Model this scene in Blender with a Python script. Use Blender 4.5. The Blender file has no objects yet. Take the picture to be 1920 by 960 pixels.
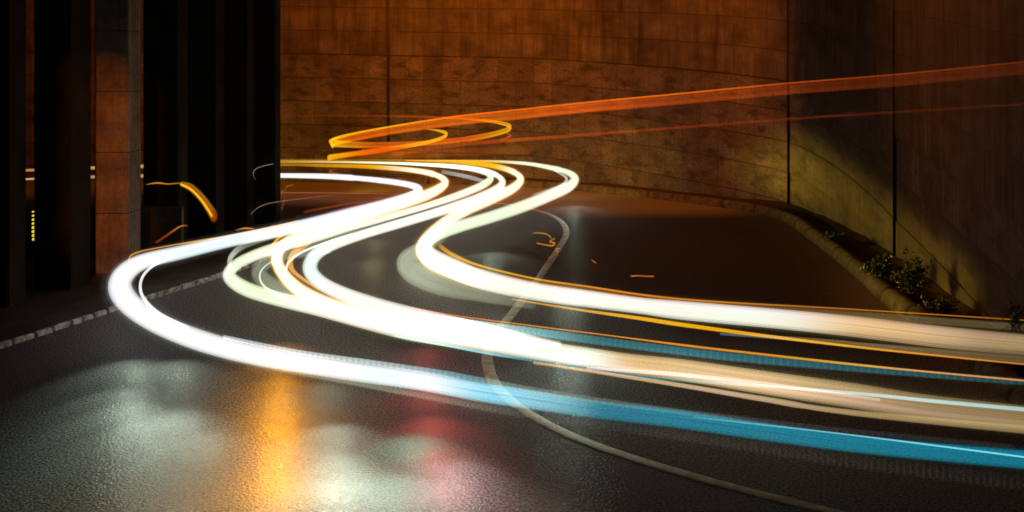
import bpy, bmesh, math, random
from mathutils import Vector, Matrix
R = math.radians
random.seed(7)
S = bpy.context.scene
COL = S.collection

# ------------------------------------------------------------------ camera
FPX, YH, ZC = 2000.0, 135.0, 5.5          # focal length and horizon in 1920-px units, eye height (m)
cd = bpy.data.cameras.new('camera'); cam = bpy.data.objects.new('camera', cd); COL.objects.link(cam)
cam.location = (0, 0, ZC); cam.rotation_euler = (R(90), 0, 0)
cd.sensor_width = 36; cd.lens = 36 * FPX / 1920
cd.shift_y = -(480 - YH) / 1920
cd.clip_start = .1; cd.clip_end = 2000
S.camera = cam
# ------------------------------------------------------------------ sky (night) and exposure
W = bpy.data.worlds.new('World'); S.world = W; W.use_nodes = True
nt = W.node_tree; bg = nt.nodes['Background']
sky = nt.nodes.new('ShaderNodeTexSky'); sky.sky_type = 'NISHITA'; sky.sun_disc = False
sky.sun_elevation = R(3); sky.sun_rotation = R(200)
nt.links.new(sky.outputs[0], bg.inputs[0]); bg.inputs[1].default_value = .0006
S.view_settings.view_transform = 'Standard'; S.view_settings.look = 'None'
S.view_settings.exposure = 0; S.view_settings.gamma = 1
S.cycles.transparent_max_bounces = 160; S.cycles.max_bounces = 6
S.cycles.use_denoising = True
S.cycles.sample_clamp_indirect = 3

def lamp(kind, name, loc, target, energy, color, size=.15, cone=60, blend=.5, parent=None):
    d = bpy.data.lights.new(name, kind); d.energy = energy; d.color = color
    d.shadow_soft_size = size
    if kind == 'SPOT': d.spot_size = R(cone); d.spot_blend = blend
    o = bpy.data.objects.new(name, d); COL.objects.link(o); o.location = loc
    v = Vector(target) - Vector(loc); o.rotation_euler = v.to_track_quat('-Z', 'Y').to_euler()
    if parent: o.parent = parent
    return o
SODIUM = (1, .205, .001)
# sodium street lighting, mounted above the frame
lamp('SPOT', 'sodium_light', (-6, 43.5, 14), (-5, 54, 5.5), 8600, SODIUM, .3, 110, .6)
lamp('SPOT', 'sodium_light', (3.0, 37, 14), (5.0, 50, 5.5), 8600, SODIUM, .3, 92, .6)
lamp('SPOT', 'sodium_light', (-22, 40, 12), (-22, 56, 4), 3600, SODIUM, .3, 80, .8)
for z in (.6, 1.7, 2.8, 3.9, 5.0):
    lamp('SPOT', 'sodium_light', (-7.4, 12.5, 8.2), (-10.85, 28.7, z), 5600, SODIUM, .1, 7.5, 1)
lamp('SPOT', 'sodium_light', (1.5, 30, 14), (11, 26, 8), 4000, SODIUM, .3, 75, 1)
lamp('POINT', 'sodium_light', (3, 34, 15), (0, 0, 0), 700, SODIUM, .3)
# headlamps sweeping round the bend
OLIVE = (1, .62, .05)
BEAM = [(10.6, 43.2, 1.75, 25), (11.2, 41.2, 1.6, 25), (11.25, 38.8, 1.4, 24), (11.2, 36.4, 1.25, 23), (11.1, 34, 1.05, 21), (11, 31.6, .9, 20),
        (10.7, 29.2, .75, 18), (10.45, 27, .6, 17), (10.2, 24.8, .5, 17), (10, 22.8, .4, 17)]
for a, b in zip(BEAM, BEAM[1:]):
    for f in (0, .33, .67):
        t = [p + (q - p) * f for p, q in zip(a, b)]
        lamp('SPOT', 'headlamp_beam', (4.4, t[1] + 2.2, .85), t[:3], 760, OLIVE, .15, t[3] * 1.25, 1)
for p, t, e, c in [((0, 45, 1), (6.0, 48.5, 1.0), 330, 50), ((-3, 46.5, 1), (2, 51.8, .8), 330, 60), ((-8, 47, 1), (-4, 53.5, .8), 300, 64), ((-15, 48, 1), (-12, 54.5, .9), 200, 70)]:
    lamp('SPOT', 'headlamp_beam', p, t, e * 2.2, OLIVE, .2, c, .8)

# ------------------------------------------------------------------ helpers
def P(px, py, h=None, Y=None):
    """point seen at a picture position, at height h above the road or at distance Y"""
    if Y is None: Y = FPX * (ZC - h) / (py - YH)
    return Vector(((px - 960) / FPX * Y, Y, ZC - (py - YH) / FPX * Y))

def cr(pts, n):
    """Catmull-Rom resampling of tuples"""
    out = []; N = len(pts)
    for i in range(N - 1):
        p0, p1, p2, p3 = pts[max(i-1, 0)], pts[i], pts[i+1], pts[min(i+2, N-1)]
        for k in range(n):
            t = k / n
            out.append(tuple(.5 * (2*b + (c-a)*t + (2*a-5*b+4*c-d)*t*t + (3*b-a-3*c+d)*t**3) for a, b, c, d in zip(p0, p1, p2, p3)))
    out.append(tuple(pts[-1])); return out

def lin(x, tab):
    if x <= tab[0][0]: return tab[0][1]
    for (a, b), (c, d) in zip(tab, tab[1:]):
        if x <= c: return b + (d - b) * (x - a) / (c - a)
    return tab[-1][1]

def new_obj(name, mesh, mat=None, parent=None):
    o = bpy.data.objects.new(name, mesh); COL.objects.link(o)
    if mat: mesh.materials.append(mat)
    if parent: o.parent = parent
    return o
def bm_obj(name, bm, mat, parent=None, smooth=False):
    m = bpy.data.meshes.new(name); bm.normal_update(); bm.to_mesh(m); bm.free()
    if smooth:
        for p in m.polygons: p.use_smooth = True
    return new_obj(name, m, mat, parent)
def empty(name, loc=(0, 0, 0)):
    o = bpy.data.objects.new(name, None); COL.objects.link(o); o.location = loc; o.empty_display_size = .2
    return o
def tag(o, label, cat, group=None, kind=None):
    o['label'] = label; o['category'] = cat
    if group: o['group'] = group
    if kind: o['kind'] = kind
def struct(o): o['kind'] = 'structure'; return o
def box(bm, c, s, rz=0, bevel=0):
    r = bmesh.ops.create_cube(bm, size=1)
    vs = r['verts']
    bmesh.ops.scale(bm, vec=s, verts=vs)
    if bevel:
        es = list({e for v in vs for e in v.link_edges})
        rr = bmesh.ops.bevel(bm, geom=es, offset=bevel, segments=2, affect='EDGES')
        vs = list({v for f in rr['faces'] for v in f.verts} | {v for v in vs if v.is_valid})
    if rz: bmesh.ops.rotate(bm, cent=(0, 0, 0), matrix=Matrix.Rotation(rz, 3, 'Z'), verts=vs)
    bmesh.ops.translate(bm, vec=c, verts=vs)
    return vs

# ------------------------------------------------------------------ materials
class N:
    def __init__(s, name):
        s.m = bpy.data.materials.new(name); s.m.use_nodes = True; s.t = s.m.node_tree
        s.b = s.t.nodes['Principled BSDF']
    def n(s, typ, **kw):
        x = s.t.nodes.new('ShaderNode' + typ)
        for k, v in kw.items(): setattr(x, k, v)
        return x
    def l(s, a, b): s.t.links.new(a, b)
    def ramp(s, src, stops):
        r = s.n('ValToRGB'); e = r.color_ramp.elements
        while len(e) < len(stops): e.new(.5)
        for q, (p, c) in zip(e, stops):
            q.position = p; q.color = (c, c, c, 1) if not isinstance(c, tuple) else (*c, 1)
        s.l(src, r.inputs[0]); return r.outputs[0]
    def mix(s, f, a, b, mode='MIX'):
        x = s.n('Mix', data_type='RGBA', blend_type=mode)
        for v, i in ((f, 0), (a, 6), (b, 7)):
            if hasattr(v, 'links'): s.l(v, x.inputs[i])
            elif i == 0: x.inputs[0].default_value = v
            else: x.inputs[i].default_value = (v, v, v, 1) if not isinstance(v, tuple) else (*v, 1)
        return x.outputs[2]
    def noise(s, vec, scale, detail=4, rough=.55, stretch=None):
        if stretch:
            mp = s.n('Mapping'); mp.inputs['Scale'].default_value = stretch; s.l(vec, mp.inputs[0]); vec = mp.outputs[0]
        x = s.n('TexNoise'); x.inputs['Scale'].default_value = scale; x.inputs['Detail'].default_value = detail
        x.inputs['Roughness'].default_value = rough; s.l(vec, x.inputs['Vector']); return x.outputs['Fac']
    def bump(s, h, strength, dist=.02, prev=None):
        x = s.n('Bump'); x.inputs['Strength'].default_value = strength; x.inputs['Distance'].default_value = dist
        s.l(h, x.inputs['Height'])
        if prev: s.l(prev, x.inputs['Normal'])
        return x.outputs[0]

def mat_asphalt():
    k = N('wet_asphalt'); co = k.n('NewGeometry').outputs['Position']
    vor = k.n('TexVoronoi'); vor.inputs['Scale'].default_value = 22; k.l(co, vor.inputs['Vector'])
    big = k.noise(co, .35, 5); mid = k.noise(co, 2.2, 5); fine = k.noise(co, 24, 3, .65)
    c = k.mix(k.ramp(big, [(.3, 0.0), (.7, 1.0)]), (.0012, .0009, .0006), (.0032, .0024, .0017))
    c = k.mix(k.ramp(fine, [(.35, .35), (.7, 1.0)]), .35, c, 'MULTIPLY')
    rg = k.ramp(mid, [(.3, .15), (.7, .21)]); 
    b = k.bump(fine, 1.0, .009)
    b = k.bump(k.ramp(vor.outputs['Distance'], [(0, 1.0), (.7, 0.0)]), .8, .006, b)
    # film of water: a faint even gloss over the grains
    gl = k.n('BsdfGlossy'); k.l(k.mix(1, k.mix(.85, (1.0, 1.0, 1.0), k.ramp(fine, [(.44, .0), (.60, 3.2)]), 'MULTIPLY'), (.004, .004, .004), 'MULTIPLY'), gl.inputs['Color']); k.l(rg, gl.inputs['Roughness']); k.l(b, gl.inputs['Normal'])
    df = k.n('BsdfDiffuse'); k.l(c, df.inputs['Color']); k.l(b, df.inputs['Normal']); k.t.nodes.remove(k.b)
    ad = k.n('AddShader'); k.l(df.outputs[0], ad.inputs[0]); k.l(gl.outputs[0], ad.inputs[1]); k.l(ad.outputs[0], k.t.nodes['Material Output'].inputs[0])
    return k.m

def mat_wall():
    k = N('stained_concrete_wall'); uv = k.n('UVMap').outputs[0]
    br = k.n('TexBrick'); br.offset = 0; br.squash = 1
    br.inputs['Color1'].default_value = (0, 0, 0, 1); br.inputs['Color2'].default_value = (1, 1, 1, 1); br.inputs['Mortar'].default_value = (.5, .5, .5, 1)
    br.inputs['Scale'].default_value = 1; br.inputs['Mortar Size'].default_value = .016; br.inputs['Mortar Smooth'].default_value = .3
    br.inputs['Brick Width'].default_value = .95; br.inputs['Row Height'].default_value = 1.2
    wob = k.noise(uv, .8, 3); wv = k.n('VectorMath', operation='MULTIPLY_ADD')
    cw = k.n('CombineXYZ'); k.l(wob, cw.inputs[1]); k.l(cw.outputs[0], wv.inputs[0]); wv.inputs[1].default_value = (0, .06, 0); k.l(uv, wv.inputs[2])
    k.l(wv.outputs[0], br.inputs['Vector'])
    tone = br.outputs['Color']; mort = br.outputs['Fac']
    sep = k.n('SeparateXYZ'); k.l(uv, sep.inputs[0]); v = sep.outputs[1]
    stain = k.noise(uv, .55, 6, .62, (1, 1.6, 1)); streak = k.noise(uv, 1.0, 5, .65, (2.6, .22, 1)); fs = k.noise(uv, 1.0, 5, .7, (8, .22, 1))
    fine = k.noise(uv, 9, 5, .7)
    c = k.mix(k.ramp(stain, [(.3, 0.0), (.7, 1.0)]), (.065, .055, .045), (.15, .132, .115))
    c = k.mix(.62, c, k.ramp(tone, [(0, .45), (1, 1.0)]), 'MULTIPLY')
    c = k.mix(.85, c, k.ramp(fine, [(.3, .35), (.6, 1.1)]), 'MULTIPLY')
    # old upper lifts: dark run-off and pale streaks
    up = k.n('MapRange'); k.l(v, up.inputs[0]); up.inputs[1].default_value = -2.5; up.inputs[2].default_value = -2.38
    old = k.mix(k.ramp(streak, [(.3, 0.0), (.72, 1.0)]), (.02, .016, .012), (.13, .11, .088))
    old = k.mix(.22, old, k.ramp(fs, [(.3, .45), (.62, 1.1)]), 'MULTIPLY')
    old = k.mix(.9, old, k.ramp(stain, [(.32, .3), (.66, 1.2)]), 'MULTIPLY')
    blot = k.noise(uv, 1.3, 5, .6, (.8, 1.5, 1)); c = k.mix(.75, c, k.ramp(blot, [(.36, .25), (.50, 1.0)]), 'MULTIPLY')
    c = k.mix(up.outputs[0], c, k.mix(.82, c, old))
    # run-off darkening along the top of each lift
    fr = k.n('Math', operation='FRACT'); dv = k.n('Math', operation='DIVIDE'); k.l(v, dv.inputs[0]); dv.inputs[1].default_value = 1.2; k.l(dv.outputs[0], fr.inputs[0])
    drip = k.n('Math', operation='MULTIPLY'); k.l(k.ramp(fr.outputs[0], [(.55, 0.0), (1, 1.0)]), drip.inputs[0]); k.l(k.ramp(k.noise(uv, 1, 5, .6, (2.6, .5, 1)), [(.42, 0.0), (.68, 1.0)]), drip.inputs[1])
    c = k.mix(drip.outputs[0], c, (.05, .042, .035))
    # right-hand bays: long vertical streaks, plus shade painted in as darker colour
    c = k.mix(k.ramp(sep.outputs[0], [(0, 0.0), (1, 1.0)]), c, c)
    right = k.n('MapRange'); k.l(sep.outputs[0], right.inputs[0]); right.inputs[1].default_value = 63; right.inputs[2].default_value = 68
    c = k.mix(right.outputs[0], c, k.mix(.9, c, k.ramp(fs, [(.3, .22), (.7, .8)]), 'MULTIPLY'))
    ml = k.n('Math', operation='MULTIPLY'); k.l(mort, ml.inputs[0]); k.l(k.ramp(up.outputs[0], [(0, .8), (1, .35)]), ml.inputs[1])
    c = k.mix(ml.outputs[0], c, (.035, .03, .025))
    jl = k.n('Math', operation='MULTIPLY'); k.l(k.ramp(fr.outputs[0], [(.955, 0.0), (.985, 1.0)]), jl.inputs[0]); k.l(k.ramp(k.noise(uv, 1, 4, .6, (.7, .3, 1)), [(.3, .25), (.6, .95)]), jl.inputs[1])
    c = k.mix(jl.outputs[0], c, (.012, .010, .008))
    k.l(c, k.b.inputs['Base Color']); k.b.inputs['Roughness'].default_value = .8
    k.b.inputs['Specular IOR Level'].default_value = .25
    inv = k.ramp(mort, [(0, 1.0), (1, 0.0)])
    b = k.bump(inv, .6, .02); b = k.bump(fine, .35, .015, b); b = k.bump(stain, .25, .06, b)
    k.l(b, k.b.inputs['Normal']); return k.m

def mat_concrete(name, dark, light, scale=1.2, rough=.85, streaks=True):
    k = N(name); co = k.n('NewGeometry').outputs['Position']
    a = k.noise(co, scale, 6, .65); f = k.noise(co, scale * 9, 4, .7); st = k.noise(co, 1, 4, .6, (5, 5, .25))
    c = k.mix(k.ramp(a, [(.3, 0.0), (.7, 1.0)]), dark, light)
    c = k.mix(.7, c, k.ramp(f, [(.28, .5), (.6, 1.0)]), 'MULTIPLY')
    if streaks: c = k.mix(.6, c, k.ramp(st, [(.35, .55), (.6, 1.0)]), 'MULTIPLY')
    k.l(c, k.b.inputs['Base Color']); k.b.inputs['Roughness'].default_value = rough; k.b.inputs['Specular IOR Level'].default_value = .08
    k.l(k.bump(f, .5, .015), k.b.inputs['Normal']); return k.m

def mat_plain(name, col, rough=.8, spec=.3):
    k = N(name); co = k.n('NewGeometry').outputs['Position']
    f = k.noise(co, 14, 4, .65)
    c = k.mix(k.ramp(f, [(.3, 0.0), (.7, 1.0)]), tuple(x * .6 for x in col), col)
    k.l(c, k.b.inputs['Base Color']); k.b.inputs['Roughness'].default_value = rough; k.b.inputs['Specular IOR Level'].default_value = spec
    k.l(k.bump(f, .4, .02), k.b.inputs['Normal']); return k.m

def mat_glow(name, dash=None, lo=.3, hi=1.7):
    """light left hanging along a lamp's path: adds its own light to what lies behind"""
    k = N(name); out = k.t.nodes['Material Output']; k.t.nodes.remove(k.b)
    at = k.n('Attribute'); at.attribute_name = 'glow'
    em = k.n('Emission'); tr = k.n('BsdfTransparent'); ad = k.n('AddShader')
    colr = at.outputs['Color']
    if dash:
        uv = k.n('UVMap').outputs[0]; sp = k.n('SeparateXYZ'); k.l(uv, sp.inputs[0])
        m = k.n('Math', operation='MULTIPLY'); k.l(sp.outputs[0], m.inputs[0]); m.inputs[1].default_value = 1 / dash
        fr = k.n('Math', operation='FRACT'); k.l(m.outputs[0], fr.inputs[0])
        vv = k.n('Math', operation='MULTIPLY'); k.l(sp.outputs[1], vv.inputs[0]); vv.inputs[1].default_value = 3
        fv = k.n('Math', operation='FRACT'); k.l(vv.outputs[0], fv.inputs[0])
        p = k.n('Math', operation='MULTIPLY')
        k.l(k.ramp(fr.outputs[0], [(.0, .0), (.3, 1.0), (.55, 0.0)]), p.inputs[0]); k.l(k.ramp(fv.outputs[0], [(.1, 0.25), (.5, 1.0), (.9, .25)]), p.inputs[1])
        colr = k.mix(1, colr, k.ramp(p.outputs[0], [(0, lo), (1, (hi, hi, hi))]), 'MULTIPLY')
        colr.node.clamp_result = False
    k.l(colr, em.inputs[0]); em.inputs[1].default_value = 1
    k.l(em.outputs[0], ad.inputs[0]); k.l(tr.outputs[0], ad.inputs[1]); k.l(ad.outputs[0], out.inputs[0])
    return k.m

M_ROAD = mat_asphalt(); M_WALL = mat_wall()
M_PIER_SHADED = mat_concrete('shaded_pier_concrete', (.006, .0055, .005), (.022, .02, .017), .9)  # near-black copy: shade on the unlit piers put into the colour
M_PIER_LIT = mat_concrete('lit_pier_concrete', (.09, .08, .068), (.24, .215, .185), .9)  # lighter copy of the same concrete, brightness of the lit pier painted in
M_DECK = mat_concrete('deck_concrete', (.10, .095, .09), (.2, .19, .175), .7)
M_KERB = mat_concrete('kerb_concrete', (.03, .027, .02), (.12, .11, .08), 4, .7, False)
M_STONE = mat_concrete('kerb_stone', (.01, .01, .01), (.85, .85, .8), 6, .5, False)
M_PAVE = mat_concrete('pavement_concrete', (.05, .045, .04), (.11, .10, .09), .8, .8, False)
M_SOIL = mat_plain('soil', (.035, .028, .02), .95, .1)
M_LEAF = mat_plain('leaf', (.05, .075, .02), .5, .4)
M_STEM = mat_plain('stem', (.06, .045, .03), .8, .2)
M_JOINT = mat_plain('joint_filler', (.02, .017, .015), .9, .1)
M_DARK = mat_plain('dark_steel', (.03, .03, .03), .6, .3)
M_PAINT = mat_concrete('road_paint', (.16, .135, .085), (.50, .42, .28), 5, .6, False)
M_GLOW = mat_glow('lamp_light'); M_DASH = mat_glow('flickering_lamp_light', .11, .75, 1.6); M_DASHF = mat_glow('pulsed_lamp_light', .07)

# ------------------------------------------------------------------ wall plan
WP = [(-62, 57.5), (-40, 56.8), (-24, 55.8), (-12, 54.6), (-4, 53.5), (1, 52.2), (4, 50.2), (6.6, 47.5), (9.2, 44.6), (10.9, 42.2), (11.3, 39), (11.25, 35),
      (11.0, 31), (10.6, 27), (10.15, 23.5), (9.75, 20.3), (9.2, 16), (8.6, 12), (7.8, 7), (7, 2)]
WPTS = cr(WP, 10)
arc = [0]
for a, b in zip(WPTS, WPTS[1:]): arc.append(arc[-1] + math.dist(a, b))
def uat(x, y): return min(zip(arc, WPTS), key=lambda q: math.dist(q[1], (x, y)))[0]
U0 = uat(-24, 55.8)
# elevation of the course line used as datum along the wall
DT = [(uat(x, y), z) for x, y, z in [(-62, 57.5, 9.3), (-24, 55.8, 8.98), (-12, 54.6, 8.88), (1, 52.2, 8.6), (6.6, 47.5, 8.15), (9.2, 44.6, 7.85), (11, 42.2, 7.55), (11.25, 35, 6.75), (10.9, 30, 6.05), (9.75, 20.3, 4.98), (8.6, 12, 4.1), (7, 2, 3.2)]]
def wallY(px):
    t = (px - 960) / FPX; best = 99
    for (x0, y0), (x1, y1) in zip(WPTS, WPTS[1:]):
        a = x0 - t * y0; b = x1 - t * y1
        if a * b <= 0 and a != b:
            best = min(best, y0 + (y1 - y0) * a / (a - b))
    return best

# ------------------------------------------------------------------ setting: ground, road, pavement
def sheet(name, pts, z, mat, kind='structure'):
    bm = bmesh.new(); f = bm.faces.new([bm.verts.new((x, y, z)) for x, y in pts]); bmesh.ops.triangulate(bm, faces=[f])
    o = bm_obj(name, bm, mat); o['kind'] = kind; return o
sheet('ground', [(-300, -100), (300, -100), (300, 400), (-300, 400)], -.05, M_SOIL)
sheet('road', [(-62, -12), (12, -12), (12, 60), (-62, 60)], 0, M_ROAD)

# pavement with its stone kerb (left)
KL = [(-12.6, 15), (-10.25, 21.3), (-9.05, 25.2), (-7.9, 28.6), (-7.35, 31), (-7.5, 33.5), (-8.3, 36.5), (-9.2, 41)]
KLp = cr(KL, 8)
bm = bmesh.new()
tv = [bm.verts.new((x, y, .12)) for x, y in KLp] ; far = [bm.verts.new((-40, y, .12)) for x, y in KLp]
for i in range(len(tv) - 1): bm.faces.new((tv[i], tv[i+1], far[i+1], far[i]))
struct(bm_obj('pavement', bm, M_PAVE))
kerb_l = struct(empty('kerb', (KL[0][0], KL[0][1], 0)))
d = 0; L = [0]
for a, b in zip(KLp, KLp[1:]): L.append(L[-1] + math.dist(a, b))
def along(path, Ls, s):
    for i in range(len(Ls) - 1):
        if s <= Ls[i+1]:
            t = (s - Ls[i]) / (Ls[i+1] - Ls[i]); a, b = path[i], path[i+1]
            return (a[0] + (b[0]-a[0])*t, a[1] + (b[1]-a[1])*t), math.atan2(b[1]-a[1], b[0]-a[0])
    return path[-1], 0
s = .2
while s < L[-1] - 1:
    ln = random.uniform(.30, .62); (x, y), a = along(KLp, L, s + ln / 2)
    bm = bmesh.new(); vs = box(bm, (0, 0, 0), (ln - .06, .10, .13), 0, .02)
    for v in bm.verts: v.co += Vector((random.uniform(-.012, .012), random.uniform(-.015, .015), random.uniform(-.012, .012)))
    bmesh.ops.rotate(bm, cent=(0, 0, 0), matrix=Matrix.Rotation(a, 3, 'Z'), verts=bm.verts)
    bmesh.ops.translate(bm, vec=(x - KL[0][0] + .09 * math.sin(a), y - KL[0][1] - .09 * math.cos(a), .05), verts=bm.verts)
    bm_obj('kerb_stone', bm, M_STONE, kerb_l); s += ln

# rounded concrete kerb (right), from the back wall round to the near edge
KR = [(-30, 54.6), (-12, 53.4), (-3, 52.2), (.6, 50.9), (3.4, 49), (6, 46.3), (8.2, 43.6), (9.6, 41.2), (10.0, 38.6), (9.75, 35), (9.5, 31.5), (9.15, 28), (8.9, 26), (8.75, 23.7), (8.7, 21.4), (8.5, 19.5), (8.1, 16.5), (7.6, 13)]
KRp = cr(KR, 10); L2 = [0]
for a, b in zip(KRp, KRp[1:]): L2.append(L2[-1] + math.dist(a, b))
kerb_r = struct(empty('kerb', (9.5, 31.5, 0)))
prof = [(-.02, -.02), (0, .11), (.04, .21), (.11, .28), (.21, .31), (.33, .30), (.41, .24), (.45, .14), (.46, -.02)]
s = 0; ki = 0
while s < L2[-1] - 2.1:
    ln = 2.0; gap = .03 if ki % 3 else .10; n = 9
    bm = bmesh.new(); rows = []
    for j in range(n + 1):
        q = s + gap / 2 + (ln - gap) * j / n; (x, y), a = along(KRp, L2, q)
        nx, ny = -math.sin(a), math.cos(a)       # left of travel = towards the wall
        k = 1 - (.03 if j in (0, n) else 0) ; jit = random.uniform(-.008, .008)
        rows.append([bm.verts.new((x + nx * px - 9.5, y + ny * px - 31.5, pz * k + (jit if pz > 0 else 0))) for px, pz in prof])
    for r0, r1 in zip(rows, rows[1:]):
        for i in range(len(prof) - 1): bm.faces.new((r0[i], r0[i+1], r1[i+1], r1[i]))
    bm.faces.new(rows[0]); bm.faces.new(rows[-1][::-1])
    bmesh.ops.recalc_face_normals(bm, faces=bm.faces)
    bm_obj('kerb_stone', bm, M_KERB, kerb_r, True); s += ln; ki += 1
# planting strip between kerb and wall
bm = bmesh.new(); rr = []
for i in range(60):
    q = L2[-1] * i / 59; (x, y), a = along(KRp, L2, q); nx, ny = -math.sin(a), math.cos(a)
    wx, wy = min(WPTS, key=lambda w: math.dist(w, (x, y)))
    row = []
    for t in range(7):
        e = t / 6; z = .10 + .22 * e + random.uniform(-.05, .06)
        row.append(bm.verts.new((x + nx*.5 + (wx + nx*.3 - x - nx*.5) * e, y + ny*.5 + (wy + ny*.3 - y - ny*.5) * e, z)))
    rr.append(row)
for a, b in zip(rr, rr[1:]):
    for t in range(6): bm.faces.new((a[t], a[t+1], b[t+1], b[t]))
struct(bm_obj('planting_strip', bm, M_SOIL, None, True))

# painted lane line
LLp = [(700, 372, 8), (860, 377, 12), (950, 383, 15), (1010, 395, 18), (1048, 412, 24), (1062, 435, 27), (1048, 465, 27), (1015, 515, 27), (965, 582, 27), (930, 625, 30), (915, 660, 32), (916, 690, 34), (932, 725, 40), (975, 765, 48), (1060, 812, 60), (1160, 850, 75), (1300, 893, 95), (1420, 925, 110), (1600, 970, 140)]
pts = [P(x, y, .004) for x, y, w in LLp]
Q = cr([(p.x, p.y) for p in pts], 10)
bm = bmesh.new(); prev = None
for i, (x, y) in enumerate(Q):
    a, b = Q[max(i-1, 0)], Q[min(i+1, len(Q)-1)]; t = Vector((b[0]-a[0], b[1]-a[1])).normalized(); nn = Vector((-t.y, t.x)) * .11
    c = [bm.verts.new((x + nn.x*k, y + nn.y*k, .005 + (.006 if abs(k) < .9 else 0))) for k in (-1, -.85, 0, .85, 1)]
    if prev:
        for u in range(4): bm.faces.new((prev[u], prev[u+1], c[u+1], c[u]))
    prev = c
bmesh.ops.recalc_face_normals(bm, faces=bm.faces)
struct(bm_obj('lane_line', bm, M_PAINT, None, True))

# ------------------------------------------------------------------ retaining wall with stepped lifts
bm = bmesh.new(); uvl = bm.loops.layers.uv.new('UVMap')
lifts = list(range(-9, 5)); setb = {k: random.uniform(-.012, .03) for k in lifts}
for k in (-2, -1, 0, 1, 2, 3): setb[k] = .05 + random.uniform(0, .03)
wn = []
for i, (x, y) in enumerate(WPTS):
    a, b = WPTS[max(i-1, 0)], WPTS[min(i+1, len(WPTS)-1)]; t = Vector((b[0]-a[0], b[1]-a[1])).normalized()
    wn.append(Vector((t.y, -t.x)))            # towards the road
for k in lifts:
    ra, rb, rc = [], [], []
    for i, (x, y) in enumerate(WPTS):
        z0 = lin(arc[i], DT) + 1.2 * k; z1 = z0 + 1.2; n = wn[i]
        for lst, off, z in ((ra, setb[k], z0), (rb, setb[k], z1), (rc, setb.get(k + 1, 0), z1)):
            lst.append((bm.verts.new((x + n.x * off, y + n.y * off, z)), (arc[i] - U0 + 24, z - lin(arc[i], DT))))
    for lo, hi in ((ra, rb), (rb, rc)):
        for i in range(len(WPTS) - 1):
            q = (lo[i], lo[i+1], hi[i+1], hi[i]); f = bm.faces.new([w[0] for w in q])
            for lp, w in zip(f.loops, q): lp[uvl].uv = w[1]
# back side so that the wall has depth
top = [bm.verts.new((x - wn[i].x * .6, y - wn[i].y * .6, lin(arc[i], DT) + 6)) for i, (x, y) in enumerate(WPTS)]
bot = [bm.verts.new((x - wn[i].x * .6, y - wn[i].y * .6, -.3)) for i, (x, y) in enumerate(WPTS)]
for i in range(len(WPTS) - 1): bm.faces.new((top[i], top[i+1], bot[i+1], bot[i]))
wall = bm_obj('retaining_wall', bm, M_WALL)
tag(wall, 'tall curved concrete retaining wall with stained formwork lifts behind the bend', 'wall')
def wall_joint(name, px, half, mat, z0, z1, proud):
    """upright strip fixed to the wall face where it is seen at picture column px"""
    Y = wallY(px); x = (px - 960) / FPX * Y
    i = min(range(len(WPTS)), key=lambda j: math.dist(WPTS[j], (x, Y))); n = wn[i]
    bm = bmesh.new(); box(bm, (x + n.x * proud * .5, Y + n.y * proud * .5, (z0 + z1) / 2), (half * 2, proud, z1 - z0), math.atan2(n.x, -n.y))
    return bm_obj(name, bm, mat, wall)
wall_joint('expansion_joint', 1480, .022, M_JOINT, 0, 12, .1)
wall_joint('expansion_joint', 1681, .014, M_JOINT, 0, 11, .1)
# drainpipe on the back wall
Yp = wallY(728) - .16; xp = (728 - 960) / FPX * Yp
pipe = empty('drainpipe', (xp, Yp, 2.0))
bm = bmesh.new(); bmesh.ops.create_cone(bm, cap_ends=True, segments=14, radius1=.065, radius2=.065, depth=10); bmesh.ops.translate(bm, vec=(0, 0, 5), verts=bm.verts)
bm_obj('pipe', bm, M_DARK, pipe, True)
for z in (.3, 2.6, 4.9, 7.2, 9.5):
    bm = bmesh.new(); box(bm, (0, .04, z), (.2, .12, .06), 0, .01); bm_obj('bracket', bm, M_DARK, pipe)
tag(pipe, 'thin dark vertical drainpipe running down the back concrete wall', 'drainpipe')

# ------------------------------------------------------------------ viaduct piers
def pier(x0, x1, yb, depth, label, sh=0, mat=None):
    sc = (yb - YH) / (ZC - .12); Y = FPX / sc
    w = (x1 - x0) / sc; cx = ((x0 + x1) / 2 - 960) / sc
    o = empty('pier', (cx, Y + depth / 2, .12))
    bm = bmesh.new(); box(bm, (0, 0, 4.6), (w, depth, 9.2), sh, .035)
    bm_obj('shaft', bm, mat or M_PIER_SHADED, o)
    for z in (1.62, 3.24, 4.86, 6.48):
        bm = bmesh.new(); box(bm, (0, 0, z), (w + .012, depth + .012, .018), sh); bm_obj('pour_joint', bm, M_JOINT, o)
    tag(o, label, 'pier', 'concrete piers of the viaduct')
    return o
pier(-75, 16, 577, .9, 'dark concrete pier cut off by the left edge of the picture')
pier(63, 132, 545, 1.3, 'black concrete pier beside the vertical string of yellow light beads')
pier(177, 240, 514, 1.0, 'orange lit concrete pier with cracked weathered face', 0, M_PIER_LIT)
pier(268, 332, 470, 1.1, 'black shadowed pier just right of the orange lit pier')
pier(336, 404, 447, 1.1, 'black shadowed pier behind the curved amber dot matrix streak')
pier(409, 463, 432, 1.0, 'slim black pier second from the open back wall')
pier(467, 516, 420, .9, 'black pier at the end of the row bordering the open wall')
dk = empty('viaduct_deck', (-11, 30, 9.3))
bm = bmesh.new(); box(bm, (0, -4, .55), (5.5, 28, 1.1)); bm_obj('slab', bm, M_DECK, dk)
for sx in (-2.55, 2.55):
    bm = bmesh.new(); box(bm, (sx, -4, 1.6), (.25, 28, 1.0)); bm_obj('parapet', bm, M_DECK, dk)
tag(dk, 'concrete viaduct deck resting on the row of piers', 'viaduct')
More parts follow.
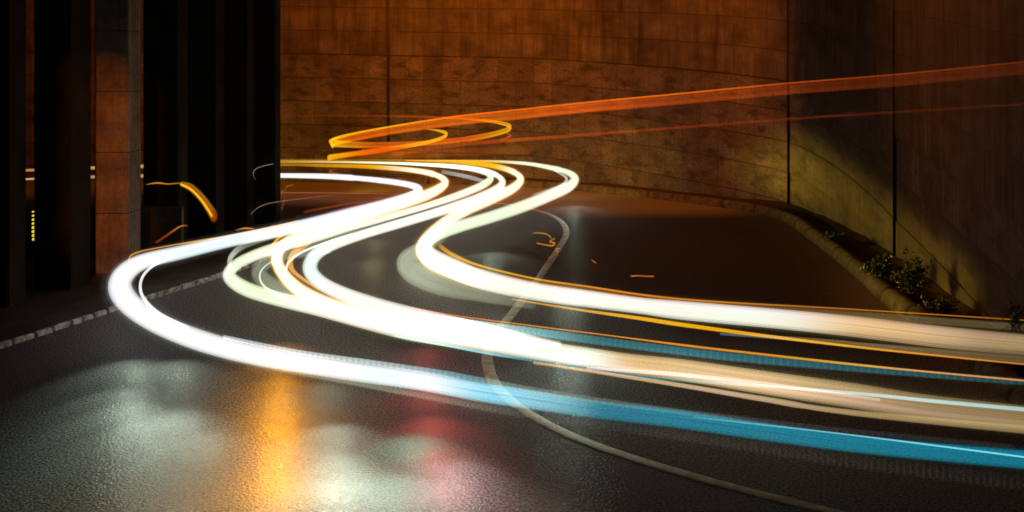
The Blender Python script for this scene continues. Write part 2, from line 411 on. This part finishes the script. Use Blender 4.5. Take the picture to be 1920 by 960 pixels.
# low dark barrier between the piers
bm = bmesh.new(); box(bm, (-15.4, 30.9, .85), (11.6, .35, 1.46), R(2), .03)
bar = bm_obj('barrier', bm, M_DARK); tag(bar, 'low black barrier wall standing between the left piers', 'barrier')

# ------------------------------------------------------------------ plants by the right wall
def shrub(px, py, w, h, n, label, seed, leaf=.05):
    rnd = random.Random(seed); Y = FPX * (ZC - .25) / (py - YH); x = (px - 960) / FPX * Y
    o = empty('shrub', (x, Y, .2)); sb = bmesh.new(); lb = bmesh.new(); tips = []
    for i in range(26):
        a = rnd.uniform(0, 6.28); rr = rnd.uniform(.1, 1) * w / 2; hh = h * rnd.uniform(.4, 1) * (1 - .4 * (rr / (w/2))**2)
        p0 = Vector((rnd.uniform(-.1, .1), rnd.uniform(-.1, .1), 0)); p2 = Vector((math.cos(a)*rr, math.sin(a)*rr, hh)); p1 = p0.lerp(p2, .5) + Vector((0, 0, .15*h))
        ring = None
        for t in (0, .33, .66, 1):
            c = p0*(1-t)**2 + p1*2*t*(1-t) + p2*t*t; r = .012 * (1 - .7*t)
            nr = [sb.verts.new(c + Vector((math.cos(b)*r, math.sin(b)*r, 0))) for b in (0, 2.1, 4.2)]
            if ring:
                for q in range(3): sb.faces.new((ring[q], ring[(q+1) % 3], nr[(q+1) % 3], nr[q]))
            ring = nr
        for k in range(n):
            t = rnd.uniform(.25, 1.08); c = p0*(1-t)**2 + p1*2*t*(1-t) + p2*t*t + Vector([rnd.gauss(0, .055) for _ in range(3)])
            d1 = Vector((rnd.gauss(0, 1), rnd.gauss(0, 1), rnd.gauss(.2, .7))).normalized(); d2 = d1.cross(Vector((rnd.gauss(0, 1), rnd.gauss(0, 1), rnd.gauss(0, 1)))).normalized()
            l = leaf * rnd.uniform(.6, 1.4)
            v = [lb.verts.new(c + q) for q in (d1*-l, d2*l*.42, d1*l, d2*-l*.42)]; lb.faces.new(v)
    bm_obj('stem', sb, M_STEM, o); bm_obj('foliage', lb, M_LEAF, o)
    tag(o, label, 'shrub', 'shrubs growing at the foot of the wall'); return o
shrub(1655, 522, 1.1, .75, 34, 'low leafy shrub behind the round kerb, left of the taller one', 1)
shrub(1708, 552, 1.05, 1.15, 44, 'tallest leafy shrub growing against the wall behind the round kerb', 2)
shrub(1762, 585, .9, .4, 30, 'scrubby low weeds on the soil right of the tall shrub', 3, .04)
shrub(1915, 690, .8, 1.4, 46, 'dark shrub half cut off at the right edge of the picture', 4, .06)
shrub(1560, 452, .9, .3, 24, 'low creeping weeds on the dark soil farther along the kerb', 5, .04)

# ------------------------------------------------------------------ light trails
PAL = {'W': (1, 1, .96), 'L': (.62, .58, .2), 'A': (1, .36, .015), 'G': (.86, 1, .80), 'B': (.85, 1, 1), 'C': (.001, .19, .25), 'c': (.28, .72, .80), 'E': (.88, .56, .33), 'e': (.42, .28, .12),
       'O': (1, .17, .002), 'o': (.85, .11, .008), 'Y': (1, .48, .006), 'g': (.42, .47, .34), 'k': (.085, .085, .09), 'P': (.85, .62, .70), 'r': (.55, .10, .02)}
def seeded(seed):
    r = random.Random(seed); v = [r.random() for _ in range(64)]
    def f(t):
        t *= 63; i = int(max(0, min(62, t))); return v[i] + (v[i+1] - v[i]) * (t - i)
    return f
def tube(bm, lay, uvl, path, rs, cols, scale, gain, seg, flat, streak, seed):
    """path: Vectors; elliptical section; streak = strength of the stripes running along it"""
    f = seeded(seed); f2 = seeded(seed + 31); rings = []; u = 0
    for i, p in enumerate(path):
        t = path[min(i+1, len(path)-1)] - path[max(i-1, 0)]; t.z = 0
        t.normalize(); side = Vector((-t.y, t.x, 0)); fl = flat * (.3 + .7 * min(1, abs(t.y) * 1.15))
        if i: u += (path[i] - path[i-1]).length
        ring = []
        for j in range(seg):
            a = 2*math.pi*j/seg; hgt = math.sin(a)
            sk = streak * max(.12, min(1, 1 - (min(cols[i]) - .16) / .3))
            st = 1 - sk * .9 + sk * 1.8 * (.5 * f((hgt + 1)/2 * .16) + .5 * f2((hgt + 1)/2 * .42))
            tint = f2((hgt+1)/2*.6)
            c = cols[i]; kk = gain * max(0, st)
            cc = (c[0]*kk, c[1]*kk*(1 - .12*streak*(tint-.5)), c[2]*kk*(1 + .8*streak*(tint-.5)))
            v = bm.verts.new(p + side * math.cos(a) * rs[i] * scale * fl + Vector((0, 0, hgt * rs[i] * scale)))
            v[lay] = (*cc, 1); ring.append((v, u, j / seg))
        rings.append(ring)
    for r0, r1 in zip(rings, rings[1:]):
        for j in range(seg):
            k = (j+1) % seg; q = (r0[j], r0[k], r1[k], r1[j]); fc = bm.faces.new([w[0] for w in q]); fc.smooth = True
            for lp, w in zip(fc.loops, q): lp[uvl].uv = (w[1], w[2] if w is not q[1] and w is not q[2] or k else 1.0)
    bm.faces.new([w[0] for w in rings[0]]); bm.faces.new([w[0] for w in rings[-1][::-1]])

def trail(label, pts, h=.95, flat=1.0, streak=.25, seg=44, halo=True, core=True, mat=None, depth=None, halocol='L', seed=None, hg=.6, cg=1.0, root=None, sub=None, group='vehicle light trails winding along the road', wide=1.14):
    """pts: (px, py, width px, colour letters, brightness[, distance])"""
    seed = seed or (abs(hash(label)) % 1000 if False else sum(map(ord, label)) % 997)
    full = []
    for q in pts:
        c = PAL[q[3]]; bb = q[4] if q[4] <= 1 else 1 + (q[4] - 1) * .06
        full.append((q[0], q[1], q[2], *(x * bb * .66 for x in c), q[5] if len(q) > 5 else 0))
    sm = cr(full, 9); path, rs, cols = [], [], []
    for (x, y, w, r, g, b, Y) in sm:
        if Y <= 0.5: Y = FPX * (ZC - h) / (y - YH)
        Y = min(Y, wallY(x) - 1.5)
        path.append(P(x, y, Y=Y)); rs.append(max(.012, w * (.83 if w > 12 else 1) / 2 * Y / FPX)); cols.append((max(r, 0), max(g, 0), max(b, 0)))
    base = path[len(path) // 2].copy()
    if root is None:
        root = empty('light_trail', (base.x, base.y, 0)); tag(root, label, 'light trail', group)
    off = Vector(root.location); path = [p - off for p in path]
    def build(name, shells, cs, st, m):
        bm = bmesh.new(); lay = bm.verts.layers.float_color.new('glow'); uvl = bm.loops.layers.uv.new('UVMap')
        for sc, gn in shells: tube(bm, lay, uvl, path, rs, cs, sc, gn, seg, flat, st, seed)
        o = bm_obj(name, bm, m, root)
        m.cycles.emission_sampling = 'NONE'
        return o
    if halo:
        hc = cols if not halocol else [tuple(a * max(c) for a in PAL[halocol]) for c in cols]
        build('halo', [(wide * 1.4, .012 * hg), (wide * 1.08, .03 * hg), (wide * .97, .05 * hg), (wide * .88, .09 * hg)], hc, streak * .6, mat or M_GLOW)
    if core: build('core' if not sub else sub, [(.96, .28 * cg), (.82, .2 * cg), (.62, .15 * cg)], cols, streak, mat or M_GLOW)
    return root
def strand(label, pts, **kw):
    kw.setdefault('seg', 10); kw.setdefault('halo', False); kw.setdefault('streak', 0); return trail(label, pts, **kw)

# lower sweep (blue-green bus light bar turning white at the bend)
tA = trail('lowest wide light trail, turquoise at right and white round the far left bend',
  [(1990, 868, 44, 'C', .9), (1600, 832, 40, 'C', .95), (1280, 787, 42, 'C', 1.1), (1120, 768, 42, 'C', 1.3), (1000, 750, 44, 'c', .8), (900, 735, 44, 'c', 1.1), (800, 716, 44, 'B', 1.1), (700, 702, 44, 'B', 1.6), (620, 690, 44, 'W', 2), (480, 666, 46, 'W', 2.2), (380, 640, 48, 'W', 2.3),
   (300, 608, 48, 'W', 2.3), (247, 573, 50, 'W', 2.3), (225, 540, 52, 'W', 2.3), (235, 512, 46, 'W', 2.3), (270, 490, 36, 'W', 2.3), (340, 473, 32, 'B', 2), (430, 452, 28, 'B', 2), (500, 438, 28, 'W', 2.2), (580, 420, 28, 'W', 2.2), (660, 401, 30, 'W', 2.3), (720, 385, 27, 'W', 2.3), (768, 369, 23, 'W', 2.2),
   (786, 356, 18, 'W', 2), (765, 346, 15, 'W', 2), (700, 337, 13, 'W', 2), (620, 331, 11, 'W', 1.8), (518, 329, 9, 'W', 1.6), (400, 328, 8, 'E', 1.2), (270, 330, 7, 'e', 1), (130, 333, 5, 'e', 1), (0, 338, 3, 'E', .8)], streak=.8, halocol='', seg=64)
trail('dotted grey fringe trail hugging the underside of the turquoise trail', [(420, 672, 10, 'k', .5), (600, 706, 12, 'g', .6), (800, 744, 14, 'g', .55), (1000, 780, 18, 'k', .45), (1280, 818, 24, 'k', .3), (1600, 866, 32, 'k', .2), (1990, 915, 38, 'k', .1)], mat=M_DASHF, streak=.6)
trail('dotted pale fringe trail on the upper edge of the turquoise trail', [(420, 632, 8, 'B', .6), (560, 660, 9, 'B', .7), (700, 680, 10, 'B', .6), (850, 703, 12, 'c', .5), (1000, 731, 14, 'g', .3), (1200, 762, 14, 'g', .2), (1500, 798, 10, 'k', .3), (1900, 838, 10, 'k', .15)], mat=M_DASH, streak=.5, halo=False)
strand('thin pale turquoise line inside the turquoise trail at the right', [(1300, 782, 3, 'c', .2), (1600, 816, 3, 'c', .7), (1990, 866, 4, 'c', 1)], seg=8)
strand('thin white line inside the leftmost bend of the lowest trail', [(330, 480, 4, 'W', 1), (295, 494, 5, 'W', 1.6), (272, 512, 6, 'W', 2), (263, 535, 6, 'W', 2), (270, 560, 7, 'W', 2), (300, 590, 8, 'W', 2), (350, 615, 8, 'W', 1.5)])
strand('thin amber line above the leftmost bend of the lowest trail', [(241, 489, 2, 'A', .7), (246, 479, 3, 'A', .9), (265, 471, 3, 'A', .8), (310, 462, 3, 'A', .7), (370, 452, 4, 'Y', .8), (450, 438, 3, 'Y', .8), (560, 414, 3, 'Y', .6)], h=1.15)
strand('short amber line tucked over the upper edge of the lowest trail', [(300, 487, 3, 'A', .3), (325, 472, 5, 'A', .8), (370, 461, 6, 'Y', .7), (430, 447, 4, 'Y', .4)], h=1.1)

# middle sweep
tB = trail('broad white trail through the middle bend, beige striped at the right',
  [(1990, 790, 54, 'e', .7), (1750, 765, 58, 'E', .42), (1600, 742, 58, 'E', .62), (1430, 717, 54, 'E', 1.0), (1280, 694, 50, 'E', 1.3), (1180, 682, 46, 'E', 1.5), (1100, 670, 46, 'W', 1.6), (1000, 655, 46, 'W', 2), (900, 639, 46, 'W', 2.2), (780, 622, 46, 'W', 2.3), (700, 604, 42, 'W', 2.3), (600, 579, 36, 'W', 2.3), (520, 560, 34, 'G', 2.2), (460, 541, 34, 'G', 2.2),
   (430, 518, 30, 'W', 2.1), (442, 497, 26, 'G', 2.1), (475, 480, 26, 'W', 2.1), (520, 464, 26, 'W', 2.1), (570, 451, 24, 'W', 2.1), (640, 431, 18, 'W', 2.1), (700, 415, 16, 'W', 2.1), (800, 386, 16, 'W', 2.1), (870, 362, 18, 'W', 2.1), (912, 343, 18, 'G', 2),
   (918, 329, 14, 'G', 1.8), (890, 318, 10, 'G', 1.7), (820, 310, 8, 'G', 1), (700, 305, 5, 'G', .7), (518, 304, 4, 'Y', .4), (270, 310, 4, 'e', .9), (0, 320, 3, 'r', .7)], streak=1, seg=72)
trail('faint green loop outside the bend of the broad middle trail', [(560, 432, 6, 'g', .2), (500, 446, 14, 'g', .35), (455, 462, 16, 'g', .5), (433, 482, 14, 'B', .6), (430, 502, 12, 'g', .6)], streak=.3, flat=.8)
trail('faint green curtain of light filling the middle bend', [(620, 470, 14, 'g', .4), (540, 478, 24, 'g', .45), (500, 492, 30, 'g', .45), (485, 512, 34, 'g', .45), (510, 535, 36, 'g', .5), (560, 558, 36, 'g', .55), (640, 580, 26, 'g', .4)], streak=.3)
strand('thin green line looping inside the middle bend', [(520, 486, 3, 'G', .3), (497, 499, 3, 'G', .7), (487, 517, 4, 'G', .8), (497, 538, 5, 'G', .8), (540, 562, 6, 'G', .8)])
tC = trail('amber edged white trail, second bend of the middle group',
  [(1000, 650, 30, 'W', 1), (900, 632, 36, 'W', 2), (720, 600, 38, 'W', 2.2), (640, 580, 36, 'W', 2.2), (580, 555, 32, 'W', 2.2), (546, 531, 29, 'W', 2.2), (526, 506, 27, 'W', 2.2), (519, 483, 26, 'W', 2.2), (529, 462, 26, 'W', 2.2), (555, 446, 26, 'W', 2.2), (610, 428, 26, 'W', 2.2), (700, 399, 26, 'W', 2.2), (760, 380, 26, 'W', 2.2), (808, 362, 24, 'W', 2.2),
   (834, 344, 18, 'W', 2), (822, 330, 13, 'W', 2), (780, 320, 10, 'W', 1.8), (700, 313, 8, 'Y', .7), (600, 310, 6, 'Y', .4), (518, 309, 5, 'Y', .25), (270, 313, 5, 'e', .8), (0, 322, 3, 'r', .7)], halocol='Y', hg=1.6, wide=1.22)
trail('amber ribbon on the inside of the amber edged bend', [(580, 456, 8, 'A', .5), (555, 470, 14, 'A', .8), (544, 490, 14, 'A', .9), (550, 508, 8, 'A', .8), (575, 528, 6, 'A', .8), (600, 545, 4, 'A', .3)])
strand('bright yellow arc crossing above the amber edged bend', [(505, 482, 3, 'Y', .8), (510, 462, 4, 'Y', 1), (522, 447, 5, 'Y', 1), (545, 433, 4, 'Y', .8), (570, 423, 3, 'A', .5)], h=1.1)
tD = trail('white trail with the pale blue inner edge, third bend of the middle group',
  [(1050, 648, 20, 'W', .5), (1000, 640, 26, 'W', 1.2), (900, 618, 34, 'W', 2), (760, 588, 38, 'W', 2.2), (680, 565, 36, 'W', 2.2), (620, 541, 33, 'W', 2.2), (590, 520, 33, 'B', 2.1), (581, 500, 34, 'B', 2.1), (592, 478, 30, 'B', 2.1), (622, 460, 26, 'W', 2.1), (680, 440, 22, 'W', 2.1), (760, 416, 22, 'W', 2.1), (830, 395, 22, 'W', 2.1), (890, 375, 24, 'W', 2.1), (930, 356, 22, 'W', 2),
   (942, 341, 16, 'W', 2), (930, 328, 12, 'W', 1.8), (900, 318, 10, 'W', 1.6), (840, 311, 8, 'W', 1.4), (760, 307, 5, 'G', .7), (640, 303, 4, 'Y', .45), (518, 301, 3, 'A', .4)], streak=.3)
strand('thin white line between the amber edged and blue edged bends', [(537, 505, 4, 'W', .8), (541, 492, 5, 'W', 1.8), (562, 475, 5, 'W', 1.8), (600, 459, 5, 'W', 1.5), (660, 440, 4, 'W', .8)])
trail('faint green ribbon between the two stripes of the middle group', [(560, 470, 8, 'g', .2), (620, 448, 14, 'g', .5), (700, 428, 12, 'g', .5), (800, 400, 12, 'g', .4), (880, 370, 10, 'g', .3)])
trail('dotted turquoise band above the beige striped trail', [(820, 594, 8, 'B', .6), (900, 607, 14, 'B', .8), (1000, 622, 20, 'c', .8), (1100, 636, 20, 'C', 1.2), (1280, 659, 20, 'C', 1), (1400, 672, 20, 'C', .8), (1600, 690, 18, 'C', .6), (1990, 722, 16, 'C', .3)], mat=M_DASH, streak=.25)
strand('thin amber line along the top of the dotted turquoise band', [(760, 575, 2, 'o', .5), (850, 591, 3, 'o', .8), (1000, 611, 3, 'A', .7), (1150, 630, 3, 'A', .7), (1280, 647, 5, 'A', .8), (1400, 661, 5, 'A', .8), (1600, 683, 5, 'Y', .8), (1750, 698, 4, 'A', .8), (1990, 720, 4, 'A', .7)])
strand('thin turquoise line along the lower edge of the broad middle trail', [(740, 630, 3, 'c', .6), (900, 660, 5, 'c', 1), (1000, 676, 6, 'C', 1.3), (1150, 700, 7, 'C', 1.2), (1280, 713, 7, 'C', .8), (1450, 725, 6, 'c', .5), (1600, 737, 7, 'c', .7), (1750, 752, 8, 'c', .8), (1990, 774, 9, 'c', .7)], seg=12)
strand('pink line inside the beige striped trail', [(1100, 690, 6, 'P', .5), (1280, 703, 9, 'P', .7), (1450, 722, 8, 'P', .5), (1650, 750, 7, 'P', .3)], seg=12)
trail('brown beige lowest stripe under the beige striped trail', [(1000, 680, 5, 'A', .5), (1100, 695, 6, 'A', .6), (1280, 723, 9, 'E', .6), (1430, 748, 11, 'E', .55), (1600, 774, 14, 'e', .8), (1990, 812, 22, 'e', .5)], streak=.6)

# right-hand sweep
tE = trail('upper broad white trail swinging round the right bend, beige at the right edge',
  [(1990, 652, 46, 'e', .9), (1850, 640, 50, 'E', .5), (1750, 630, 50, 'E', .75), (1600, 612, 48, 'E', 1), (1450, 597, 46, 'W', 1.1), (1280, 582, 44, 'W', 1.7), (1200, 573, 38, 'W', 2), (1100, 560, 40, 'W', 2.2), (1000, 546, 42, 'W', 2.2), (900, 523, 46, 'W', 2.3), (840, 499, 46, 'W', 2.3), (803, 479, 44, 'W', 2.3), (797, 459, 34, 'W', 2.3), (817, 442, 28, 'G', 2.2), (860, 425, 28, 'G', 2), (920, 407, 28, 'G', 1.9), (980, 387, 28, 'G', 1.9),
   (1030, 367, 27, 'W', 2), (1066, 350, 25, 'W', 2.1), (1078, 335, 19, 'G', 2.1), (1064, 323, 14, 'G', 1.9), (1030, 314, 10, 'G', 1.7), (980, 306, 7, 'G', 1.3), (900, 302, 5, 'Y', .8), (760, 301, 3, 'O', .5)], streak=1, seg=72)
tF = trail('amber edged white trail joining the right bend from the far loop',
  [(900, 522, 34, 'W', 1.5), (860, 510, 40, 'W', 2.2), (812, 490, 40, 'W', 2.2), (794, 469, 36, 'W', 2.2), (802, 447, 30, 'W', 2.2), (832, 419, 27, 'W', 2.2), (872, 395, 26, 'W', 2.2), (920, 373, 26, 'W', 2.2), (960, 354, 22, 'W', 2.1), (976, 337, 17, 'W', 2), (964, 323, 12, 'W', 1.8), (930, 312, 10, 'Y', 1.8), (880, 306, 8, 'Y', .8), (800, 302, 5, 'Y', .4), (700, 300, 4, 'Y', .2), (518, 299, 3, 'A', .1)], halocol='Y', hg=1.4, wide=1.2)
trail('wide faint green loop on the road left of the right bend', [(1000, 572, 20, 'g', .2), (900, 550, 40, 'g', .5), (830, 532, 56, 'g', .7), (780, 512, 56, 'G', .45), (762, 492, 46, 'G', .45), (780, 472, 34, 'g', .8), (830, 446, 20, 'g', .3)], streak=.25, h=.5)
strand('amber line above the upper broad trail', [(826, 462, 9, 'A', .6), (850, 478, 8, 'Y', .8), (900, 498, 5, 'Y', .8), (1000, 522, 4, 'Y', .8), (1100, 537, 4, 'A', .8), (1280, 561, 4, 'A', .55), (1600, 580, 3, 'A', .5), (1990, 605, 3, 'A', .35)])
trail('dim brown ribbon under the amber line of the upper trail', [(900, 505, 8, 'A', .12), (1000, 530, 14, 'A', .22), (1200, 556, 16, 'o', .2), (1400, 574, 16, 'r', .25), (1700, 597, 18, 'e', .25), (1990, 620, 20, 'e', .25)], streak=.6, halo=False)
strand('yellow line along the lower edge of the upper broad trail', [(960, 561, 3, 'A', .6), (1080, 580, 5, 'Y', .8), (1200, 597, 8, 'Y', 1), (1280, 609, 9, 'Y', 1), (1430, 629, 7, 'Y', .9), (1600, 650, 5, 'Y', .8), (1750, 666, 4, 'A', .8), (1990, 690, 3, 'A', .6)])
trail('brown ribbon fading below the upper trail at the right edge', [(1350, 626, 5, 'c', .2), (1500, 636, 9, 'e', .4), (1650, 650, 14, 'e', .45), (1800, 664, 18, 'e', .35), (1990, 680, 22, 'e', .3)], streak=.8, halo=False)
strand('pale green inner line of the right bend', [(1000, 365, 4, 'g', .4), (1050, 348, 6, 'g', .9), (1062, 334, 6, 'G', .6), (1040, 320, 4, 'g', .8)])
strand('faint violet line inside the far loops', [(830, 322, 8, 'B', .25), (870, 330, 9, 'B', .4), (910, 340, 8, 'B', .3)])

# high amber lamps of a tall vehicle
HG = 'amber roof lamp trails above the road'
tH = trail('high orange ribbon rising across the wall to the right, looping in midair', [(1990, 122, 28, 'o', .07, 15.5), (1700, 150, 27, 'o', .11, 17), (1480, 168, 25, 'o', .22, 18), (1250, 189, 24, 'o', .42, 19.3), (1080, 204, 23, 'o', .85, 20.5), (960, 217, 22, 'O', .62, 21.5), (850, 228, 21, 'O', .7, 22.7), (740, 244, 19, 'O', .8, 24.5), (660, 259, 18, 'O', .9, 26.3), (624, 267, 18, 'Y', 1.2, 28), (640, 270, 17, 'Y', .9, 30), (700, 272, 15, 'O', .8, 33), (790, 269, 13, 'O', .8, 36.5), (880, 260, 12, 'O', .9, 40), (935, 249, 11, 'Y', .9, 42.5), (957, 239, 11, 'Y', 1.3, 44), (940, 231, 7, 'Y', 1, 45.5), (890, 224, 5, 'O', .7, 47), (800, 219, 4, 'o', .4, 48.5), (680, 217, 4, 'o', .15, 49.5), (518, 216, 4, 'o', .05, 50)], flat=.45, streak=.65, halo=False, cg=.75, group=HG)
strand('bright orange top line of the high ribbon', [(1990, 109, 4, 'o', .14, 15.45), (1700, 138, 4, 'o', .25, 16.95), (1480, 156, 4, 'o', .5, 17.95), (1250, 178, 4, 'O', .8, 19.2), (1080, 194, 4, 'O', .8, 20.4), (960, 207, 4, 'O', .9, 21.4), (850, 219, 4, 'O', 1, 22.6), (740, 236, 4, 'Y', .9, 24.4), (660, 251, 5, 'Y', 1, 26.2), (622, 262, 6, 'Y', 1.4, 27.9), (622, 270, 7, 'Y', 1.5, 28.2), (624, 276, 5, 'Y', 1.2, 28.5)], group=HG)
tI = trail('lower amber ribbon ending at the yellow stub above the far trails', [(616, 296, 14, 'Y', 1.6, 29), (625, 294, 14, 'Y', 1.3, 29.5), (680, 286, 12, 'O', 1, 32), (740, 278, 10, 'O', .95, 35), (800, 267, 8, 'Y', .9, 38.5), (832, 257, 8, 'Y', 1.1, 41), (837, 250, 8, 'Y', 1.2, 42), (822, 245, 5, 'Y', .9, 43), (800, 242, 3, 'O', .4, 44)], flat=.45, streak=.5, halo=False, group=HG)
strand('faint orange line rising to the right below the high ribbon', [(1990, 191, 6, 'o', .03, 15.5), (1700, 209, 6, 'o', .06, 17), (1480, 223, 6, 'o', .10, 18), (1250, 241, 6, 'o', .17, 19.3), (1080, 254, 7, 'o', .25, 20.5), (960, 263, 8, 'o', .35, 21.5), (850, 272, 10, 'o', .25, 23), (740, 288, 12, 'O', .2, 25)], group=HG)
strand('short orange hook at the far end of the high loop', [(940, 262, 3, 'o', .3, 43), (957, 255, 4, 'o', .6, 44), (950, 250, 3, 'o', .4, 44.5)], group=HG)
trail('dim amber veil between the amber ribbons and the far trails', [(640, 292, 12, 'O', .15, 46), (760, 290, 18, 'O', .2, 47), (880, 285, 20, 'O', .12, 47), (1000, 280, 22, 'O', .05, 46)], flat=.3, halo=False, streak=.5, group=HG)

# small stray lights
SG = 'small stray light streaks'
trail('curved amber dot matrix streak in front of the black piers', [(340, 345, 10, 'Y', .5, 30.5), (358, 352, 20, 'A', .5, 30.3), (378, 371, 24, 'A', .5, 30), (393, 392, 27, 'A', .5, 29.7), (401, 405, 30, 'o', .5, 29.5)], mat=M_DASH, halo=False, flat=.7, streak=.7, group=SG)
strand('bright yellow spine of the curved amber streak', [(338, 345, 4, 'Y', 1, 30.3), (358, 355, 5, 'Y', 1, 30.1), (376, 373, 5, 'Y', 1.1, 29.8), (390, 393, 5, 'Y', 1.3, 29.5), (397, 405, 5, 'Y', 1.2, 29.3)], group=SG)
strand('thin flat amber dash left of the curved amber streak', [(274, 346, 2, 'A', .3, 30.6), (295, 343, 4, 'A', .6, 30.6), (315, 345, 3, 'A', .5, 30.6), (336, 343, 3, 'A', .4, 30.6)], group=SG)
strand('short amber tick near the foot of the black piers', [(292, 455, 6, 'r', .3, 29.5), (315, 440, 6, 'o', .35, 29.5), (337, 425, 4, 'A', .5, 29.5), (352, 423, 3, 'o', .3, 29.5)], group=SG)
strand('tiny amber arc beside the upper edge of the lowest trail', [(442, 432, 2, 'A', .3, 30.5), (458, 428, 4, 'A', .7, 30.5), (476, 429, 3, 'A', .5, 30.5)], group=SG)
strand('thin pale arc in front of the last black pier', [(480, 338, 2, 'o', .25, 36), (475, 325, 2, 'E', .3, 36), (485, 314, 2, 'E', .25, 36.5), (518, 306, 2, 'E', .3, 38)], group=SG)
strand('orange squiggle between the last pier and the white trail', [(528, 394, 4, 'A', .35, 36), (533, 375, 5, 'A', .35, 36), (536, 352, 3, 'A', .3, 36), (550, 346, 2, 'A', .2, 36)], group=SG)
strand('small orange hook beside the orange squiggle', [(530, 366, 2, 'A', .2, 36.2), (527, 360, 3, 'A', .3, 36.2), (532, 357, 2, 'A', .2, 36.2)], group=SG)
strand('long thin faint arc rising from the foot of the last pier', [(470, 402, 1.6, 'E', .2, 33), (490, 386, 2, 'E', .25, 34), (530, 377, 2, 'E', .2, 36), (620, 366, 1.6, 'E', .12, 39)], group=SG)
strand('very thin faint straight line inside the far left loop', [(518, 361, 1.5, 'E', .25, 41), (650, 362, 1.5, 'E', .2, 41), (770, 365, 1.2, 'E', .1, 41)], group=SG)
strand('dim orange brushstroke above the lowest trail in the far left loop', [(570, 398, 5, 'o', .15, 34), (610, 390, 5, 'o', .25, 35), (660, 381, 3, 'o', .25, 36.5), (710, 376, 2, 'o', .15, 37.5)], group=SG)
strand('second dim orange brushstroke right of the longer one', [(615, 398, 4, 'o', .15, 34), (660, 388, 4, 'o', .2, 35.5), (710, 379, 2, 'o', .15, 37)], group=SG)
strand('orange crook of light near the far left trails', [(640, 326, 2, 'o', .2, 44), (618, 322, 3, 'A', .3, 44.3), (628, 317, 2, 'o', .2, 44.6)], group=SG)
strand('upper orange squiggle lying beside the curved lane line', [(1000, 437, 3, 'A', .4), (1015, 437, 3, 'A', .5), (1027, 440, 3, 'A', .5), (1033, 446, 3, 'A', .4)], h=.02, group=SG)  # these glowing road squiggles imitate lamp reflections in the wet surface
strand('orange zigzag squiggle beside the curved lane line', [(1007, 456, 3, 'A', .5), (1022, 459, 3, 'A', .5), (1035, 461, 4, 'A', .6), (1040, 456, 4, 'A', .6), (1031, 453, 3, 'A', .5), (1040, 447, 3, 'A', .5)], h=.02, group=SG)
strand('small orange curl lying on the curved lane line', [(1050, 466, 3, 'A', .5), (1043, 468, 4, 'A', .6), (1045, 473, 4, 'A', .6)], h=.02, group=SG)
strand('tiny orange dash on the lane line below the curl', [(1027, 483, 2, 'o', .3), (1037, 481, 3, 'o', .4)], h=.02, group=SG)
strand('flat orange dash alone on the dark road to the right', [(1183, 518, 4, 'A', .5), (1198, 517, 3, 'A', .4), (1212, 518, 3, 'A', .4), (1226, 518, 4, 'A', .4)], h=.02, group=SG)
strand('tiny orange tick on the dark road right of the lane line', [(1110, 488, 3, 'A', .4), (1117, 493, 3, 'A', .4)], h=.02, group=SG)
# string of beads
bd = empty('light_trail', P(62, 450, Y=29)); bd.location.z = 0; tag(bd, 'vertical string of yellow beads of light between the left piers', 'light trail', SG)
for i in range(8):
    p = P(62 + .3*i, 397 + 7.3 * i, Y=29) - bd.location; bm = bmesh.new(); lay = bm.verts.layers.float_color.new('glow')
    bmesh.ops.create_icosphere(bm, subdivisions=2, radius=1); r = .03 + .0045 * min(i, 5)
    for v in bm.verts: v.co = Vector((v.co.x * r * 1.25, v.co.y * r, v.co.z * r * .8 + v.co.x * r * .3)) + p; v[lay] = (.45, .30, .02, 1)
    bm_obj('bead', bm, M_GLOW, bd, True)

# spots added on and off the trails to draw glitter columns on the road
AMBER, COOL, RED = (1, .38, .015), (.80, 1, .80), (1, .14, .12)
GL = [(tC, 530, 535, AMBER, 60), (tB, 528, 560, AMBER, 80), (tA, 527, 585, AMBER, 90), (tA, 526, 608, AMBER, 100), (tA, 526, 630, AMBER, 100), (tA, 525, 652, AMBER, 100), (tA, 524, 676, AMBER, 90), (tA, 524, 700, AMBER, 90), (tA, 522, 722, AMBER, 80),
      (tA, 615, 590, COOL, 25), (tA, 632, 650, COOL, 70), (tA, 640, 695, COOL, 70), (tA, 630, 724, COOL, 70), (tA, 600, 680, COOL, 30), (tA, 690, 715, COOL, 40), (tA, 740, 722, (.5, 1, .8), 40), (tA, 300, 640, COOL, 40), (tA, 400, 660, COOL, 30), (tA, 240, 600, COOL, 40), (tA, 340, 560, COOL, 50), (tA, 350, 630, COOL, 60), (tA, 255, 560, COOL, 60), (tA, 260, 620, COOL, 60),
      (tB, 800, 540, RED, 30), (tB, 805, 590, RED, 50), (tB, 815, 640, RED, 60), (tA, 825, 680, RED, 50), (tA, 845, 725, (1, .6, .6), 50), (tB, 780, 665, (.35, 1, .7), 60), (tA, 850, 700, (1, .75, .75), 60),
      (tE, 1070, 545, COOL, 60), (tE, 1070, 460, COOL, 60), (tE, 1078, 336, COOL, 50), (tE, 925, 404, COOL, 50), (tB, 700, 415, (1, .85, .4), 22), (tB, 705, 385, (1, .8, .3), 22)]
for root, x, y, c, e in GL:
    p = P(x, y, .95)
    q = P(x, YH + (y - YH) * (ZC + .95) / (ZC - .95), 0) + Vector((0, -1.0, 0))
    l = lamp('SPOT', 'added_glitter_lamp', p - Vector(root.location), q - Vector(root.location), e * 6.5, c, .10, 64, 1, root)
